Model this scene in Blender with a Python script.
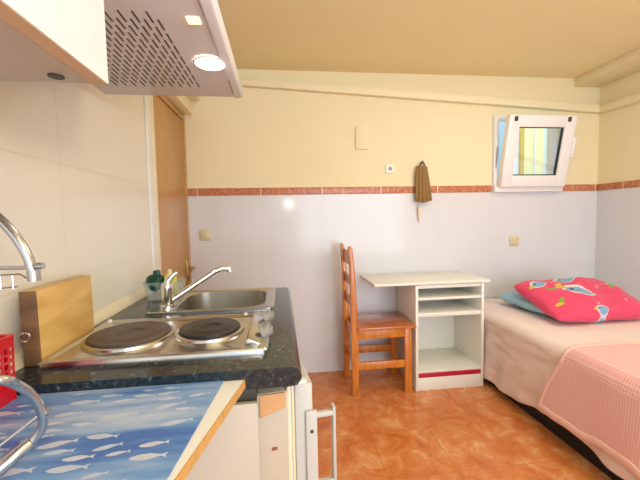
import bpy, bmesh, math, random
from math import sin, cos, pi, radians, sqrt, atan2
from mathutils import Vector, Matrix, noise
random.seed(4)
SC = bpy.context.scene
for o in list(bpy.data.objects): bpy.data.objects.remove(o)
COL = SC.collection

# ------------------------------------------------------------------ camera
def make_camera():
    F = 345.0; roll = radians(1.6)
    y = Vector(((280-320)/F, (240-219)/F, 1.0)).normalized()      # world depth axis in camera space
    up = Vector((-sin(roll), cos(roll), 0.0)); up = (up - y*up.dot(y)).normalized()
    x = up.cross(y)
    if x.x < 0: x = -x
    R = Matrix((x, y, up))                                          # rows: world axes in (right, up, forward)
    right = Vector((R[0][0], R[1][0], R[2][0])); upv = Vector((R[0][1], R[1][1], R[2][1])); fwd = Vector((R[0][2], R[1][2], R[2][2]))
    M = Matrix.Identity(4)
    for i in range(3):
        M[i][0] = right[i]; M[i][1] = upv[i]; M[i][2] = -fwd[i]
    M[2][3] = 1.17
    cd = bpy.data.cameras.new('camera'); cd.sensor_width = 36.0; cd.lens = 36.0*F/640.0; cd.clip_start = 0.02
    c = bpy.data.objects.new('camera', cd); COL.objects.link(c); c.matrix_world = M
    SC.camera = c
make_camera()

# ------------------------------------------------------------------ world, lights, exposure
W = bpy.data.worlds.new('world'); SC.world = W; W.use_nodes = True
W.node_tree.nodes['Background'].inputs[0].default_value = (0.76, 0.88, 1.0, 1)
W.node_tree.nodes['Background'].inputs[1].default_value = 1.25
def area(name, loc, target, size, power, color, sy=None):
    l = bpy.data.lights.new(name, 'AREA'); l.energy = power; l.color = color; l.size = size
    if sy: l.shape = 'RECTANGLE'; l.size_y = sy
    o = bpy.data.objects.new(name, l); COL.objects.link(o); o.location = loc
    o.rotation_euler = (Vector(target)-Vector(loc)).to_track_quat('-Z', 'Y').to_euler()
    return o
area('overhead_fill_light', (1.35, 1.35, 2.20), (1.35, 1.35, 0), 0.8, 7.0, (1.0, 0.97, 0.93), 0.8)  # added overhead fill, no fixture seen; brightens the bed and back wall
area('daylight_from_behind', (1.9, -3.3, 1.4), (0.4, 2.0, 1.3), 3.0, 85.0, (0.82, 0.92, 1.0), 2.2)  # unseen panel added for the bluish daylight from behind right
area('light_well_daylight', (2.7, 3.2, 3.1), (2.9, 3.7, 1.6), 1.2, 12.0, (0.95, 0.98, 1.0))
area('camera_flash', (0.13, -0.10, 1.39), (0.35, 2.5, 1.25), 0.035, 1.1, (1.0, 0.98, 0.95))
area('ceiling_fill_light', (0.9, -0.6, 1.3), (0.9, -0.6, 2.23), 0.5, 27.0, (0.92, 0.97, 1.0))  # added fill aimed straight up to brighten the ceiling
SC.view_settings.view_transform = 'Standard'; SC.view_settings.look = 'None'
SC.view_settings.exposure = 0.30; SC.view_settings.gamma = 1.0
SC.view_settings.use_curve_mapping = False

# ------------------------------------------------------------------ materials
def lin(c):
    return tuple(((v/255.0)/12.92 if v/255.0 <= 0.04045 else ((v/255.0+0.055)/1.055)**2.4) for v in c) + (1.0,)
def newmat(name):
    m = bpy.data.materials.new(name); m.use_nodes = True
    return m, m.node_tree, m.node_tree.nodes['Principled BSDF']
def nd(nt, t, **kw):
    n = nt.nodes.new(t)
    for k, v in kw.items():
        if k.startswith('i_'): n.inputs[k[2:].replace('_', ' ')].default_value = v
        else: setattr(n, k, v)
    return n
def mixc(nt, fac, a, b):
    n = nt.nodes.new('ShaderNodeMix'); n.data_type = 'RGBA'
    for sock, v in ((0, fac), (6, a), (7, b)):
        if hasattr(v, 'links') or isinstance(v, bpy.types.NodeSocket): nt.links.new(v, n.inputs[sock])
        else: n.inputs[sock].default_value = v
    return n.outputs[2]
def math_(nt, op, a, b=None, c=None):
    n = nt.nodes.new('ShaderNodeMath'); n.operation = op
    for i, v in enumerate((a, b, c)):
        if v is None: continue
        if isinstance(v, bpy.types.NodeSocket): nt.links.new(v, n.inputs[i])
        else: n.inputs[i].default_value = v
    return n.outputs[0]
def plain(name, rgb, rough=0.5, metal=0.0, vary=0.06, scale=8.0, bump=0.0, spec=0.5, coat=0.0, stretch=None):
    m, nt, p = newmat(name)
    tc = nd(nt, 'ShaderNodeTexCoord'); ns = nd(nt, 'ShaderNodeTexNoise'); ns.inputs['Scale'].default_value = scale
    ns.inputs['Detail'].default_value = 4
    src = tc.outputs['Object']
    if stretch:
        mp = nd(nt, 'ShaderNodeMapping'); mp.inputs['Scale'].default_value = stretch
        nt.links.new(src, mp.inputs[0]); src = mp.outputs[0]
    nt.links.new(src, ns.inputs['Vector'])
    c = lin(rgb)
    d = tuple(max(0, v*(1-vary)) for v in c[:3])+(1,); e = tuple(min(1, v*(1+vary)) for v in c[:3])+(1,)
    nt.links.new(mixc(nt, ns.outputs['Fac'], d, e), p.inputs['Base Color'])
    p.inputs['Roughness'].default_value = rough; p.inputs['Metallic'].default_value = metal
    p.inputs['Specular IOR Level'].default_value = spec
    if coat: p.inputs['Coat Weight'].default_value = coat; p.inputs['Coat Roughness'].default_value = 0.1
    if bump:
        b = nd(nt, 'ShaderNodeBump'); b.inputs['Strength'].default_value = bump; b.inputs['Distance'].default_value = 0.004
        nt.links.new(ns.outputs['Fac'], b.inputs['Height']); nt.links.new(b.outputs[0], p.inputs['Normal'])
    return m
def position(nt):
    g = nd(nt, 'ShaderNodeNewGeometry'); s = nd(nt, 'ShaderNodeSeparateXYZ')
    nt.links.new(g.outputs['Position'], s.inputs[0]); return g, s
def joint(nt, coord, off, period, width):
    """1 inside a joint, 0 elsewhere"""
    t = math_(nt, 'SUBTRACT', coord, off); t = math_(nt, 'DIVIDE', t, period)
    f = math_(nt, 'FRACT', t); f = math_(nt, 'SUBTRACT', f, 0.5); f = math_(nt, 'ABSOLUTE', f)
    return math_(nt, 'GREATER_THAN', f, 0.5-width/period/2)
def tiles(name, rgb, jrgb, ax, per_u, off_u, per_v, off_v, rough=0.18, vary=0.03, w=0.003, coat=0.0):
    m, nt, p = newmat(name); g, s = position(nt)
    ju = joint(nt, s.outputs[ax], off_u, per_u, w); jv = joint(nt, s.outputs[2], off_v, per_v, w)
    j = math_(nt, 'MAXIMUM', ju, jv)
    ns = nd(nt, 'ShaderNodeTexNoise'); ns.inputs['Scale'].default_value = 2.5; nt.links.new(g.outputs['Position'], ns.inputs['Vector'])
    c = lin(rgb)
    base = mixc(nt, ns.outputs['Fac'], tuple(v*(1-vary) for v in c[:3])+(1,), tuple(min(1, v*(1+vary)) for v in c[:3])+(1,))
    nt.links.new(mixc(nt, j, base, lin(jrgb)), p.inputs['Base Color'])
    nt.links.new(math_(nt, 'MULTIPLY_ADD', j, 0.5, rough), p.inputs['Roughness'])
    b = nd(nt, 'ShaderNodeBump'); b.inputs['Strength'].default_value = 0.08; b.inputs['Distance'].default_value = 0.01
    nt.links.new(ns.outputs['Fac'], b.inputs['Height']); nt.links.new(b.outputs[0], p.inputs['Normal'])
    return m
def marble(name, ramp, scale, rough, jt=None, dist=2.0, spec=0.5):
    m, nt, p = newmat(name); g, s = position(nt)
    ns = nd(nt, 'ShaderNodeTexNoise'); ns.inputs['Scale'].default_value = scale; ns.inputs['Detail'].default_value = 8
    ns.inputs['Roughness'].default_value = 0.65; ns.inputs['Distortion'].default_value = dist
    nt.links.new(g.outputs['Position'], ns.inputs['Vector'])
    r = nd(nt, 'ShaderNodeValToRGB'); nt.links.new(ns.outputs['Fac'], r.inputs[0])
    el = r.color_ramp.elements
    el[0].position = ramp[0][0]; el[0].color = lin(ramp[0][1]); el[1].position = ramp[-1][0]; el[1].color = lin(ramp[-1][1])
    for pos, c in ramp[1:-1]: e = el.new(pos); e.color = lin(c)
    out = r.outputs[0]
    if jt:
        (ax, off, per, w, c) = jt[0]; j = joint(nt, s.outputs[ax], off, per, w)
        for (ax, off, per, w, c) in jt[1:]: j = math_(nt, 'MAXIMUM', j, joint(nt, s.outputs[ax], off, per, w))
        out = mixc(nt, j, out, lin(c))
    nt.links.new(out, p.inputs['Base Color']); p.inputs['Roughness'].default_value = rough
    p.inputs['Specular IOR Level'].default_value = spec
    return m
def wood(name, a, b, axis_scale, rough=0.35, coat=0.3):
    m, nt, p = newmat(name)
    tc = nd(nt, 'ShaderNodeTexCoord'); mp = nd(nt, 'ShaderNodeMapping'); mp.inputs['Scale'].default_value = axis_scale
    nt.links.new(tc.outputs['Object'], mp.inputs[0])
    ns = nd(nt, 'ShaderNodeTexNoise'); ns.inputs['Scale'].default_value = 6; ns.inputs['Detail'].default_value = 6; ns.inputs['Distortion'].default_value = 0.6
    nt.links.new(mp.outputs[0], ns.inputs['Vector'])
    r = nd(nt, 'ShaderNodeValToRGB'); r.color_ramp.elements[0].position = 0.33; r.color_ramp.elements[1].position = 0.68
    r.color_ramp.elements[0].color = lin(a); r.color_ramp.elements[1].color = lin(b)
    nt.links.new(ns.outputs['Fac'], r.inputs[0]); nt.links.new(r.outputs[0], p.inputs['Base Color'])
    p.inputs['Roughness'].default_value = rough; p.inputs['Coat Weight'].default_value = coat; p.inputs['Coat Roughness'].default_value = 0.15
    return m
def emis(name, rgb, strength):
    m, nt, p = newmat(name); p.inputs['Base Color'].default_value = lin(rgb)
    p.inputs['Emission Color'].default_value = lin(rgb); p.inputs['Emission Strength'].default_value = strength
    return m
def glass(name, tint, gloss=0.12):
    m = bpy.data.materials.new(name); m.use_nodes = True; nt = m.node_tree; nt.nodes.clear()
    o = nd(nt, 'ShaderNodeOutputMaterial'); t = nd(nt, 'ShaderNodeBsdfTransparent'); g = nd(nt, 'ShaderNodeBsdfGlossy')
    t.inputs[0].default_value = tint; g.inputs['Roughness'].default_value = 0.03
    fr = nd(nt, 'ShaderNodeFresnel'); fr.inputs[0].default_value = 1.5
    mx = nd(nt, 'ShaderNodeMixShader'); nt.links.new(math_(nt, 'ADD', fr.outputs[0], gloss*0.3), mx.inputs[0])
    nt.links.new(t.outputs[0], mx.inputs[1]); nt.links.new(g.outputs[0], mx.inputs[2]); nt.links.new(mx.outputs[0], o.inputs[0])
    return m
def frosted(name):
    m = bpy.data.materials.new(name); m.use_nodes = True; nt = m.node_tree; nt.nodes.clear()
    o = nd(nt, 'ShaderNodeOutputMaterial'); t = nd(nt, 'ShaderNodeBsdfTransparent'); g = nd(nt, 'ShaderNodeBsdfPrincipled')
    g.inputs['Base Color'].default_value = lin((196, 214, 208)); g.inputs['Roughness'].default_value = 0.15
    mx = nd(nt, 'ShaderNodeMixShader'); mx.inputs[0].default_value = 0.38
    nt.links.new(t.outputs[0], mx.inputs[1]); nt.links.new(g.outputs[0], mx.inputs[2]); nt.links.new(mx.outputs[0], o.inputs[0])
    return m
def attr_mat(name, attr, rough=0.8, weave=0.15, scale=180):
    m, nt, p = newmat(name); a = nd(nt, 'ShaderNodeAttribute'); a.attribute_name = attr
    nt.links.new(a.outputs['Color'], p.inputs['Base Color']); p.inputs['Roughness'].default_value = rough
    p.inputs['Sheen Weight'].default_value = 0.2; p.inputs['Specular IOR Level'].default_value = 0.2
    ns = nd(nt, 'ShaderNodeTexNoise'); ns.inputs['Scale'].default_value = scale
    tc = nd(nt, 'ShaderNodeTexCoord'); nt.links.new(tc.outputs['Object'], ns.inputs['Vector'])
    b = nd(nt, 'ShaderNodeBump'); b.inputs['Strength'].default_value = weave; b.inputs['Distance'].default_value = 0.002
    nt.links.new(ns.outputs['Fac'], b.inputs['Height']); nt.links.new(b.outputs[0], p.inputs['Normal'])
    return m

M = {}
M['paint'] = plain('yellow wall paint', (240, 226, 186), 0.75, vary=0.02, scale=3, spec=0.2)
M['ceiling'] = plain('ochre ceiling paint', (240, 224, 176), 0.7, vary=0.02, scale=3, spec=0.2)
M['casing'] = plain('cream casing paint', (243, 230, 192), 0.6, vary=0.02, scale=3, spec=0.2)
M['tile_back'] = tiles('white wall tiles', (222, 221, 224), (210, 206, 205), 0, 0.446, -0.131, 0.60, 0.145, rough=0.13, w=0.0025)
M['tile_side'] = tiles('white wall tiles side', (222, 221, 224), (210, 206, 205), 1, 0.446, 0.10, 0.60, 0.145, rough=0.13, w=0.0025)
M['tile_kitchen'] = tiles('cream kitchen tiles', (232, 225, 211), (214, 203, 184), 1, 0.60, 0.98, 0.30, 1.325-0.9, rough=0.15, w=0.003)
M['dado'] = marble('terracotta border', [(0.3, (168, 92, 62)), (0.5, (196, 122, 86)), (0.72, (226, 168, 132))], 26, 0.3, jt=[(0, -0.131, 0.446, 0.006, (240, 225, 200))])
M['dado_side'] = marble('terracotta border side', [(0.3, (168, 92, 62)), (0.5, (196, 122, 86)), (0.72, (226, 168, 132))], 26, 0.3, jt=[(1, 0.1, 0.446, 0.006, (240, 225, 200))])
M['floor'] = marble('orange marbled floor tiles', [(0.28, (190, 102, 52)), (0.45, (214, 128, 70)), (0.56, (222, 146, 88)), (0.72, (238, 190, 138))], 8, 0.2,
                    jt=[(0, 0.12, 0.33, 0.003, (186, 112, 62)), (1, 0.11, 0.33, 0.003, (186, 112, 62))], dist=0.7)
M['granite'] = marble('dark green-blue granite laminate', [(0.40, (20, 32, 40)), (0.56, (38, 50, 56)), (0.66, (84, 94, 94)), (0.76, (150, 154, 148))], 95, 0.14, dist=0.3)
M['steel'] = plain('brushed stainless steel', (200, 198, 192), 0.22, 1.0, vary=0.08, scale=20, stretch=(1, 12, 1))
M['steel_bowl'] = plain('satin sink steel', (188, 184, 174), 0.28, 1.0, vary=0.06, scale=10)
M['chrome'] = plain('chrome', (225, 225, 228), 0.08, 1.0, vary=0.02)
M['tube'] = plain('chromed tube', (196, 198, 202), 0.2, 1.0, vary=0.04)
M['iron'] = plain('cast iron hotplate', (92, 78, 70), 0.45, 0.3, vary=0.15, scale=20, bump=0.1)
M['iron_dark'] = plain('black hotplate', (52, 50, 50), 0.4, 0.3, vary=0.12, scale=20, bump=0.1)
M['black'] = plain('black plastic', (18, 18, 20), 0.4)
M['knob'] = plain('cream knob', (150, 146, 136), 0.35)
M['white'] = plain('white laminate', (236, 234, 228), 0.3, vary=0.015, spec=0.4)
M['white_gloss'] = plain('glossy white cabinet front', (234, 240, 246), 0.12, vary=0.01, coat=0.5)
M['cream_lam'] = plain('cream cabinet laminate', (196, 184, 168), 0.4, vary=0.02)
M['hood'] = plain('white hood enamel', (214, 208, 206), 0.32, vary=0.02)
M['hood_edge'] = plain('white hood visor', (232, 232, 234), 0.2, vary=0.01)
M['chip'] = plain('chipboard edge', (204, 158, 92), 0.7, vary=0.25, scale=90)
M['beech'] = wood('cutting board wood', (202, 154, 80), (224, 184, 112), (1, 1, 5), 0.5, 0.1)
M['beech_dark'] = wood('dark end grain', (104, 72, 46), (134, 96, 62), (1, 1, 5), 0.6, 0.0)
M['pine'] = wood('orange varnished pine', (192, 106, 34), (222, 140, 54), (6, 6, 1), 0.28, 0.5)
M['pine_seat'] = wood('orange varnished pine seat', (176, 92, 38), (206, 122, 62), (1, 6, 6), 0.25, 0.5)
M['door'] = wood('light brown door', (192, 142, 84), (204, 156, 98), (8, 8, 1), 0.4, 0.2)
M['brass'] = plain('brass', (196, 164, 92), 0.3, 0.9)
M['desk'] = plain('ivory desk laminate', (240, 238, 228), 0.35, vary=0.015)
M['red'] = plain('red plastic', (206, 18, 34), 0.35, vary=0.03)
M['red_edge'] = plain('dark red edging', (190, 30, 48), 0.4)
M['fridge'] = plain('fridge grey-white', (196, 194, 188), 0.35, vary=0.02)
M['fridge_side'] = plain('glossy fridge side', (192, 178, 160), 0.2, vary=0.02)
M['gasket'] = plain('cream gasket', (226, 212, 178), 0.5)
M['badge'] = plain('rusty brown badge', (156, 84, 60), 0.5)
M['screw'] = plain('dark screw', (60, 52, 46), 0.5)
M['tan'] = plain('tan patch', (214, 164, 112), 0.45, vary=0.05)
M['sheet'] = plain('pale pink bed sheet', (242, 226, 221), 0.85, vary=0.02, scale=5, spec=0.15)
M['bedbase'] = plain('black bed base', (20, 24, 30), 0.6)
M['bluecloth'] = plain('light blue pillowcase', (156, 196, 216), 0.85, vary=0.1, scale=30, spec=0.15)
M['bag'] = plain('olive brown cloth', (152, 120, 76), 0.85, vary=0.25, scale=30, spec=0.1)
M['tag'] = plain('cream tag', (240, 214, 190), 0.8)
M['cream_plastic'] = plain('cream plastic', (226, 212, 168), 0.35)
M['cream_switch'] = plain('aged cream switch', (216, 204, 164), 0.35)
M['grey_plastic'] = plain('grey socket', (150, 150, 148), 0.4)
M['pvc'] = plain('white pvc', (242, 238, 236), 0.25, vary=0.01)
M['pane'] = glass('window glass', (0.95, 0.98, 0.97, 1))
M['tub'] = glass('clear tub plastic', (0.62, 0.70, 0.68, 1), 0.6)
M['tub'] = frosted('frosted tub plastic')
M['green'] = plain('dark green bottle', (14, 66, 50), 0.3)
M['yellow'] = plain('yellow label', (222, 212, 84), 0.4)
M['strip'] = plain('cream sealing strip', (236, 224, 194), 0.4)
M['lamp'] = emis('hood lamp glow', (255, 244, 224), 14.0)
M['led'] = emis('hood indicator glow', (255, 226, 150), 2.0)
M['out_yellow'] = plain('light well yellow wall', (242, 232, 176), 0.8)
M['out_white'] = plain('light well white', (230, 232, 234), 0.8)
M['out_blue'] = plain('light well blue-grey wall', (150, 176, 186), 0.7)
M['out_pale'] = plain('light well pale blue', (206, 222, 226), 0.7)
M['out_ochre'] = plain('light well ochre', (206, 172, 84), 0.8)
M['out_grey'] = plain('light well shutter', (120, 140, 150), 0.7)

# ------------------------------------------------------------------ mesh helpers
class MB:
    def __init__(s): s.bm = bmesh.new(); s.mats = []; s.cur = 0; s.smooth_faces = []
    def mat(s, m):
        if m not in s.mats: s.mats.append(m)
        s.cur = s.mats.index(m); return s
    def _done(s, faces, smooth=False):
        for f in faces: f.material_index = s.cur; f.smooth = smooth
    def box(s, x0, x1, y0, y1, z0, z1, bev=0.0, seg=2, rot=None, piv=None):
        t = bmesh.new(); bmesh.ops.create_cube(t, size=1.0)
        bmesh.ops.transform(t, matrix=Matrix.Translation(((x0+x1)/2, (y0+y1)/2, (z0+z1)/2)) @ Matrix.Diagonal((x1-x0, y1-y0, z1-z0, 1)), verts=t.verts)
        if bev: bmesh.ops.bevel(t, geom=t.edges[:], offset=bev, segments=seg, profile=0.5, affect='EDGES')
        if rot is not None:
            p = Vector(piv) if piv is not None else Vector(((x0+x1)/2, (y0+y1)/2, (z0+z1)/2))
            bmesh.ops.transform(t, matrix=Matrix.Translation(p) @ rot.to_4x4() @ Matrix.Translation(-p), verts=t.verts)
        s.merge(t, bev > 0); return s
    def merge(s, t, smooth=False):
        vm = {v: s.bm.verts.new(v.co) for v in t.verts}
        fs = []
        for f in t.faces:
            try: fs.append(s.bm.faces.new([vm[v] for v in f.verts]))
            except ValueError: pass
        s._done(fs, smooth); t.free()
    def grid(s, nu, nv, fn, closed_u=False, smooth=True):
        vs = [[s.bm.verts.new(fn(i/(nu if closed_u else nu-1), j/(nv-1))) for j in range(nv)] for i in range(nu)]
        fs = []
        for i in range(nu if closed_u else nu-1):
            for j in range(nv-1):
                a = vs[i][j]; b = vs[(i+1) % nu][j]; c = vs[(i+1) % nu][j+1]; d = vs[i][j+1]
                fs.append(s.bm.faces.new((a, b, c, d)))
        s._done(fs, smooth); return vs
    def tube(s, pts, r, n=12, cap=True, samples=1, closed=False):
        pts = [Vector(p) for p in pts]
        if samples > 1: pts = spline(pts, samples, closed)
        rr = r if isinstance(r, (list, tuple)) else [r]*len(pts)
        if len(rr) != len(pts): rr = [rr[0]+(rr[-1]-rr[0])*i/(len(pts)-1) for i in range(len(pts))]
        rings = []; prev = None; N = len(pts)
        for i, p in enumerate(pts):
            if closed: d = (pts[(i+1) % N]-pts[(i-1) % N])
            else: d = (pts[min(i+1, N-1)]-pts[max(i-1, 0)])
            d.normalize()
            if prev is None:
                a = Vector((0, 0, 1)) if abs(d.z) < 0.9 else Vector((1, 0, 0)); u = d.cross(a).normalized()
            else: u = (prev-d*prev.dot(d)).normalized()
            prev = u; v = d.cross(u)
            rings.append([s.bm.verts.new(p+(u*cos(2*pi*k/n)+v*sin(2*pi*k/n))*rr[i]) for k in range(n)])
        fs = []
        for i in range(N if closed else N-1):
            A = rings[i]; B = rings[(i+1) % N]
            for k in range(n): fs.append(s.bm.faces.new((A[k], A[(k+1) % n], B[(k+1) % n], B[k])))
        s._done(fs, True)
        if cap and not closed: s._done([s.bm.faces.new(rings[0][::-1]), s.bm.faces.new(rings[-1])], False)
        return s
    def lathe(s, prof, c, n=40, axis='Z', cap=True):
        """prof: (radius, height) list"""
        rings = []
        for r, h in prof:
            ring = []
            for k in range(n):
                a = 2*pi*k/n
                if axis == 'Z': q = Vector((r*cos(a), r*sin(a), h))
                elif axis == 'X': q = Vector((h, r*cos(a), r*sin(a)))
                else: q = Vector((r*sin(a), h, r*cos(a)))
                ring.append(s.bm.verts.new(q+Vector(c)))
            rings.append(ring)
        fs = []
        for A, B in zip(rings, rings[1:]):
            for k in range(n): fs.append(s.bm.faces.new((A[k], A[(k+1) % n], B[(k+1) % n], B[k])))
        s._done(fs, True)
        if cap: s._done([s.bm.faces.new(rings[0][::-1]), s.bm.faces.new(rings[-1])], False)
        return s
    def prism(s, poly, z0, z1, plane='XY', bev=0.0):
        """extrude polygon; plane XY -> along z, XZ -> along y, YZ -> along x"""
        def P(a, b, h): return {'XY': (a, b, h), 'XZ': (a, h, b), 'YZ': (h, a, b)}[plane]
        t = bmesh.new(); A = [t.verts.new(P(a, b, z0)) for a, b in poly]; B = [t.verts.new(P(a, b, z1)) for a, b in poly]
        n = len(poly); t.faces.new(A[::-1]); t.faces.new(B)
        for k in range(n): t.faces.new((A[k], A[(k+1) % n], B[(k+1) % n], B[k]))
        bmesh.ops.recalc_face_normals(t, faces=t.faces[:])
        if bev: bmesh.ops.bevel(t, geom=t.edges[:], offset=bev, segments=2, profile=0.5, affect='EDGES')
        s.merge(t, bev > 0); return s
    def build(s, name, m=None, parent=None, loc=None, sub=0, solid=0.0, recalc=True, autosmooth=True):
        if recalc: bmesh.ops.recalc_face_normals(s.bm, faces=s.bm.faces[:])
        me = bpy.data.meshes.new(name); s.bm.to_mesh(me); s.bm.free()
        if m is not None and not s.mats: me.materials.append(m)
        for q in s.mats: me.materials.append(q)
        o = bpy.data.objects.new(name, me); COL.objects.link(o)
        if loc is not None:                          # move origin to loc, keep geometry in place
            L = Vector(loc); me.transform(Matrix.Translation(-L)); o.location = L
        if parent is not None:
            o.parent = parent
            pw = parent.matrix_world_cache if hasattr(parent, 'matrix_world_cache') else None
            o.location = Vector(o.location)-world_loc(parent)
        if solid: md = o.modifiers.new('solid', 'SOLIDIFY'); md.thickness = solid; md.offset = 1
        if sub: md = o.modifiers.new('sub', 'SUBSURF'); md.levels = sub; md.render_levels = sub
        if autosmooth:
            try: me.set_sharp_from_angle(angle=radians(38))
            except Exception: pass
        return o
def world_loc(o):
    v = Vector(o.location)
    while o.parent: o = o.parent; v = v+Vector(o.location)
    return v
def spline(pts, n, closed=False):
    out = []; N = len(pts)
    rng = range(N if closed else N-1)
    for i in rng:
        p0 = pts[(i-1) % N] if closed or i > 0 else pts[0]; p1 = pts[i]; p2 = pts[(i+1) % N]
        p3 = pts[(i+2) % N] if closed or i+2 < N else pts[-1]
        for k in range(n):
            t = k/n
            out.append(0.5*((2*p1)+(-p0+p2)*t+(2*p0-5*p1+4*p2-p3)*t*t+(-p0+3*p1-3*p2+p3)*t**3))
    if not closed: out.append(pts[-1])
    return out
def tag(o, label=None, cat=None, group=None, kind=None):
    if label: o['label'] = label
    if cat: o['category'] = cat
    if group: o['group'] = group
    if kind: o['kind'] = kind
    return o
def empty(name, loc, label, cat, group=None):
    o = bpy.data.objects.new(name, None); COL.objects.link(o); o.location = loc; o.empty_display_size = 0.05
    return tag(o, label, cat, group)
def struct(name, mb, m=None, label=None, cat=None):
    o = mb.build(name, m); tag(o, label, cat, kind='structure'); return o

BY = 2.55; RX = 2.57; KX = -0.565; CZ = 2.23; DZ0 = 1.345; DZ1 = 1.402; DX = -0.65
WX0, WX1, WZ0, WZ1 = 1.665, 2.215, 1.375, 1.915
# ------------------------------------------------------------------ structure
struct('floor', MB().box(-1.0, 2.7, -1.9, 2.7, -0.1, 0), M['floor'], 'orange marbled glossy floor tiles', 'floor')
struct('ceiling', MB().box(-1.0, 2.7, -1.9, 2.7, CZ, CZ+0.1), M['ceiling'], 'plain ochre-yellow painted ceiling', 'ceiling')
w = MB().mat(M['paint'])
w.box(-0.75, WX0, BY, BY+0.12, DZ1, CZ); w.box(WX1, RX+0.12, BY, BY+0.12, DZ1, CZ)
w.box(WX0, WX1, BY, BY+0.12, WZ1, CZ); w.box(WX0, WX1, BY, BY+0.12, DZ1-0.05, WZ0)
w.mat(M['tile_back']); w.box(-0.75, RX+0.12, BY-0.004, BY+0.12, 0, DZ0)
struct('wall_back', w, None, 'back wall, yellow paint above white glossy tiles', 'wall')
w = MB().box(-0.75, WX0, BY-0.008, BY+0.1, DZ0, DZ1-0.004, 0.002); w.box(WX1, RX+0.12, BY-0.008, BY+0.1, DZ0, DZ1-0.004, 0.002)
w.mats = [M['dado']]; w.mat(M['casing']); w.box(-0.75, WX0, BY-0.009, BY+0.1, DZ1-0.004, DZ1+0.004); w.box(WX1, RX+0.12, BY-0.009, BY+0.1, DZ1-0.004, DZ1+0.004)
struct('trim_1', w, None, 'terracotta tile border band along the back wall', 'border')
w = MB().mat(M['paint']); w.box(RX, RX+0.12, -1.9, BY+0.12, DZ1, CZ); w.mat(M['tile_side']); w.box(RX-0.004, RX+0.12, -1.9, BY, 0, DZ0)
struct('wall_right', w, None, 'right wall, yellow paint above white tiles', 'wall')
w = MB().box(RX-0.008, RX+0.1, -1.9, BY-0.008, DZ0, DZ1-0.004, 0.002); w.mats = [M['dado_side']]
w.mat(M['casing']); w.box(RX-0.009, RX+0.1, -1.9, BY-0.009, DZ1-0.004, DZ1+0.004)
struct('trim_2', w, None, 'terracotta tile border band along the right wall', 'border')
struct('wall_left', MB().box(KX-0.12, KX, -1.9, 1.665, 0, CZ), M['tile_kitchen'], 'left kitchen wall with cream glossy tiles', 'wall')
struct('wall_left_recess', MB().box(DX-0.1, DX-0.03, 1.68, BY, 0, CZ), M['paint'], 'yellow wall around the brown door', 'wall')
w = MB().mat(M['white']).box(KX, KX+0.007, 1.585, 1.645, 0, CZ, 0.002); w.mat(M['strip']); w.box(KX, KX+0.008, 1.645, 1.68, 0, CZ, 0.002); w.box(KX-0.1, KX, 1.665, 1.68, 0, CZ)
struct('trim_3', w, None, 'white strip at the end of the kitchen wall', 'trim')
# pipe casing sloping along back wall, continuing on right wall
w = MB(); w.prism([(-0.65, 2.128), (-0.65, 2.178), (RX, 2.015), (RX, 1.956)], BY-0.045, BY, 'XZ', 0.006)
w.prism([(BY-0.02, 1.956), (BY-0.02, 2.015), (-1.5, 1.905), (-1.5, 1.845)], RX-0.045, RX, 'YZ', 0.006)
struct('trim_4', w, M['casing'], 'cream boxed pipe casing sloping along the upper walls', 'casing')
struct('ceiling_beam', MB().box(2.34, RX, -1.9, BY, 2.165, CZ, 0.004), M['casing'], 'cream boxed beam under the ceiling at the right wall', 'beam')
w = MB().mat(M['casing']); w.box(DX-0.03, -0.585, 1.69, BY, 1.905, 1.99, 0.004); w.box(DX-0.03, -0.52, 1.69, BY-0.05, 1.99, 2.05, 0.012)
struct('door_lintel', w, None, 'cream boxed lintel above the brown door', 'lintel')
# door
d = MB(); d.box(DX-0.03, DX, 1.69, BY-0.03, 0.005, 1.86, 0.003)
dr = struct('door_1', d, M['door'], 'light brown wooden door at the left of the back wall', 'door')
MB().box(DX-0.03, DX+0.008, BY-0.03, BY-0.001, 0, 1.90, 0.003).build('door_frame', M['door'], dr)
MB().box(DX-0.03, DX+0.008, 1.69, BY-0.03, 1.865, 1.90, 0.003).build('door_frame', M['door'], dr)
h = MB(); h.box(DX, DX+0.007, BY-0.10, BY-0.055, 0.70, 0.90, 0.003)
hp = h.build('handle_plate', M['brass'], dr)
h = MB(); h.tube([(DX+0.005, BY-0.078, 0.845), (DX+0.05, BY-0.078, 0.845), (DX+0.055, BY-0.10, 0.845), (DX+0.052, BY-0.19, 0.842)], 0.008, 12)
h.build('door_handle', M['brass'], hp)
MB().box(DX+0.006, DX+0.012, BY-0.083, BY-0.072, 0.755, 0.79, 0.002).build('lock', M['screw'], hp)

# window frame + tilted sash
f = MB(); t = 0.035
f.box(WX0-0.012, WX0+t-0.012, BY-0.03, BY+0.05, WZ0-0.02, WZ1+0.015, 0.004); f.box(WX1-t+0.005, WX1+0.01, BY-0.03, BY+0.05, WZ0-0.02, WZ1+0.015, 0.004)
f.box(WX0, WX1, BY-0.028, BY+0.05, WZ1-t+0.02, WZ1+0.014, 0.004); f.box(WX0-0.012, WX1+0.012, BY-0.045, BY+0.05, WZ0-0.032, WZ0+0.012, 0.004)
win = struct('window_1', f, M['pvc'], 'small white tilt window, sash tilted open inward, on back wall', 'window')
SW, SH, SB = 0.535, 0.522, 0.086
def sash_pt(x, y, z): return (x, y, z)
tilt = Matrix.Rotation(radians(11.5), 3, 'X')
piv = Vector((1.940, BY-0.035, WZ0+0.012))
s = MB(); x0 = piv.x-SW/2; x1 = piv.x+SW/2; z0 = piv.z; z1 = z0+SH; yb = piv.y; yf = yb-0.05
def sb(a, b, c, d, bev=0.006, y0=yf, y1=yb): s.box(a, b, y0, y1, c, d, bev, rot=tilt, piv=piv)
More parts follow.
